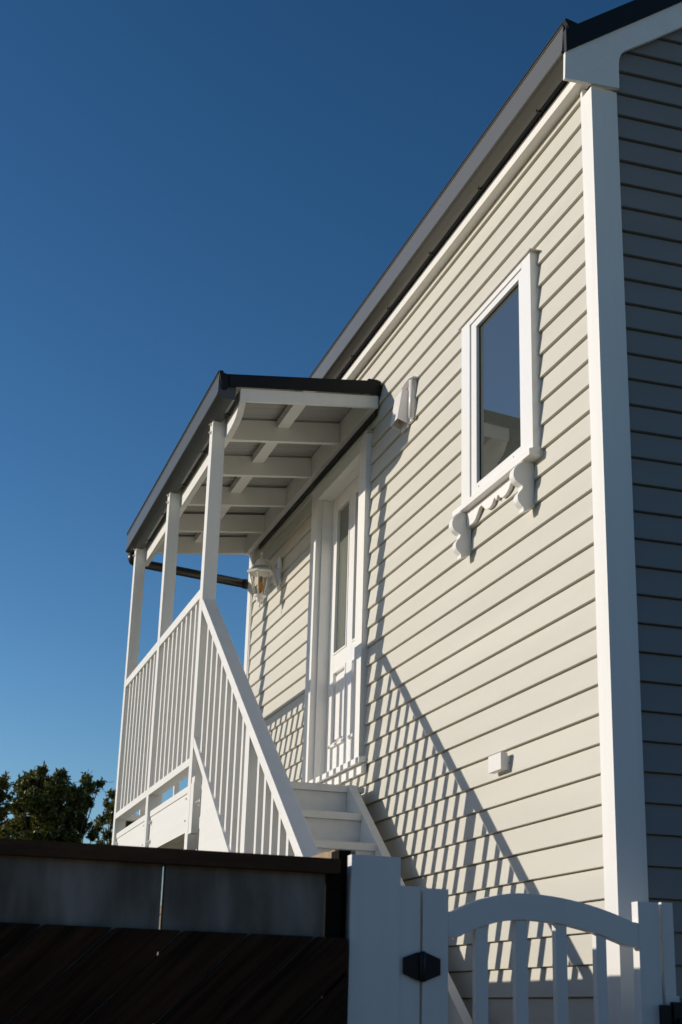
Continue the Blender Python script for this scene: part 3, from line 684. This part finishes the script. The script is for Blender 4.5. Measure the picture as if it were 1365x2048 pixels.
L1 = lobes([(83, 1545, 18), (62, 1562, 24), (45, 1575, 20), (92, 1575, 28), (122, 1552, 18), (120, 1580, 26), (70, 1605, 34), (40, 1615, 24), (105, 1612, 34), (150, 1590, 22), (172, 1560, 15), (182, 1575, 15),
            (200, 1566, 9), (160, 1612, 24), (140, 1640, 30), (100, 1650, 34), (60, 1650, 30), (30, 1655, 26), (178, 1604, 12), (165, 1650, 22), (120, 1680, 30), (70, 1685, 30), (30, 1690, 24), (185, 1668, 14), (148, 1680, 18)], Yt, 3, [])
c0 = at(95, 1640, Yt)
L1 += [(c0.x + random.uniform(-.7, .7), c0.y + random.uniform(-.6, .6), c0.z - 0.55 - 0.5 * random.random(), 0.34) for _ in range(9)]
leaf_blob_tree('evergreen_tree', 'dark evergreen tree with the tallest crown above the brown fence', (c0.x + 0.1, c0.y, G0 - 0.01), L1, 52000, 'leaf', 0.060, 11)
L2 = lobes([(8, 1566, 17), (-14, 1575, 24), (2, 1592, 22), (-30, 1600, 30), (6, 1625, 18), (-20, 1640, 34), (10, 1665, 20), (-15, 1685, 30), (-60, 1610, 40), (-60, 1670, 44)], Yt - 0.6, 5, [])
c1 = at(-30, 1640, Yt - 0.6)
L2 += [(c1.x + random.uniform(-.5, .5), c1.y + random.uniform(-.5, .5), c1.z - 0.6 - 0.5 * random.random(), 0.32) for _ in range(6)]
leaf_blob_tree('evergreen_tree', 'olive green tree cut off by the left edge of the view', (c1.x, c1.y, G0 - 0.01), L2, 22000, 'leaf2', 0.055, 12)
L3 = lobes([(226, 1590, 12), (216, 1608, 10), (232, 1612, 16), (222, 1632, 14), (205, 1640, 12), (235, 1645, 20), (195, 1655, 12), (214, 1668, 13), (240, 1675, 26), (200, 1690, 12), (255, 1620, 22), (268, 1650, 26), (225, 1694, 16)], Yt + 0.7, 8, [])
c2 = at(238, 1650, Yt + 0.7)
L3 += [(c2.x + random.uniform(-.4, .4), c2.y + random.uniform(-.4, .4), c2.z - 0.5 - 0.5 * random.random(), 0.3) for _ in range(6)]
leaf_blob_tree('evergreen_tree', 'lower dark tree right behind the foot of the porch', (c2.x, c2.y, G0 - 0.01), L3, 20000, 'leaf', 0.055, 13)

# ================================================================== NEIGHBOURING HOUSE (mirrored in the window)
nh = empty('neighbour_house', (-5.0, 12.4, G0), 'tall beige neighbouring house with dark eaves mirrored in the window glass', 'house')
bx('wall', 'render', nh, -6.7, -3.3, 11.5, 13.3, G0, 8.70, 0)
MB().prism([(-7.0, 8.92), (-3.0, 8.92), (-3.0, 9.13), (-7.0, 9.13)], 'y', 11.0, 13.6).build('roof', 'darkroof', nh)
bx('soffit', 'white', nh, -6.9, -3.1, 11.15, 13.5, 8.72, 8.91, 0)
for x in (-6.2, -4.7):
    for z in (1.6, 4.1, 6.6):
        w_ = bx('window', 'frame', nh, x, x + 0.9, 11.45, 11.497, z, z + 1.2, 0)
        bx('pane', 'pane', w_, x + 0.07, x + 0.83, 11.43, 11.448, z + 0.07, z + 1.13, 0)

# ------------------------------------------------------------------ unseen leafy screen added behind the camera to cut sky fill on shaded surfaces
def sky_blocker():
    me = bpy.data.meshes.new('sky_blocker'); vs = []; fs = []; rnd = random.Random(4)
    nx, nz = 90, 16
    for j in range(nz + 1):
        for i in range(nx + 1):
            x = -30 + 60 * i / nx; z = G0 + 4.6 * j / nz
            vs.append((x + rnd.uniform(-.2, .2), -15.0 + 0.5 * math.sin(x * 1.3) + rnd.uniform(-.35, .35) - (0.9 if j == nz else 0), z + rnd.uniform(-.2, .2) * (j > 0)))
    base = len(vs)
    for j in range(nz + 1):
        for i in range(nx + 1):
            x = -30 + 60 * i / nx; z = G0 + 4.6 * j / nz
            vs.append((x, -17.5 + rnd.uniform(-.3, .3), z))
    for o in (0, base):
        for j in range(nz):
            for i in range(nx):
                a = o + j * (nx + 1) + i; q = (a, a + 1, a + nx + 2, a + nx + 1); fs.append(q if o == 0 else q[::-1])
    for i in range(nx):
        a = nz * (nx + 1) + i; fs.append((a, a + 1, base + a + 1, base + a))
    me.from_pydata(vs, [], fs); me.materials.append(M['leaf'])
    o = bpy.data.objects.new('sky_blocker', me); C.objects.link(o)
    tag(o, 'unseen dark leafy screen added behind the camera to cut sky light', 'sky_blocker', kind='stuff')
sky_blocker()
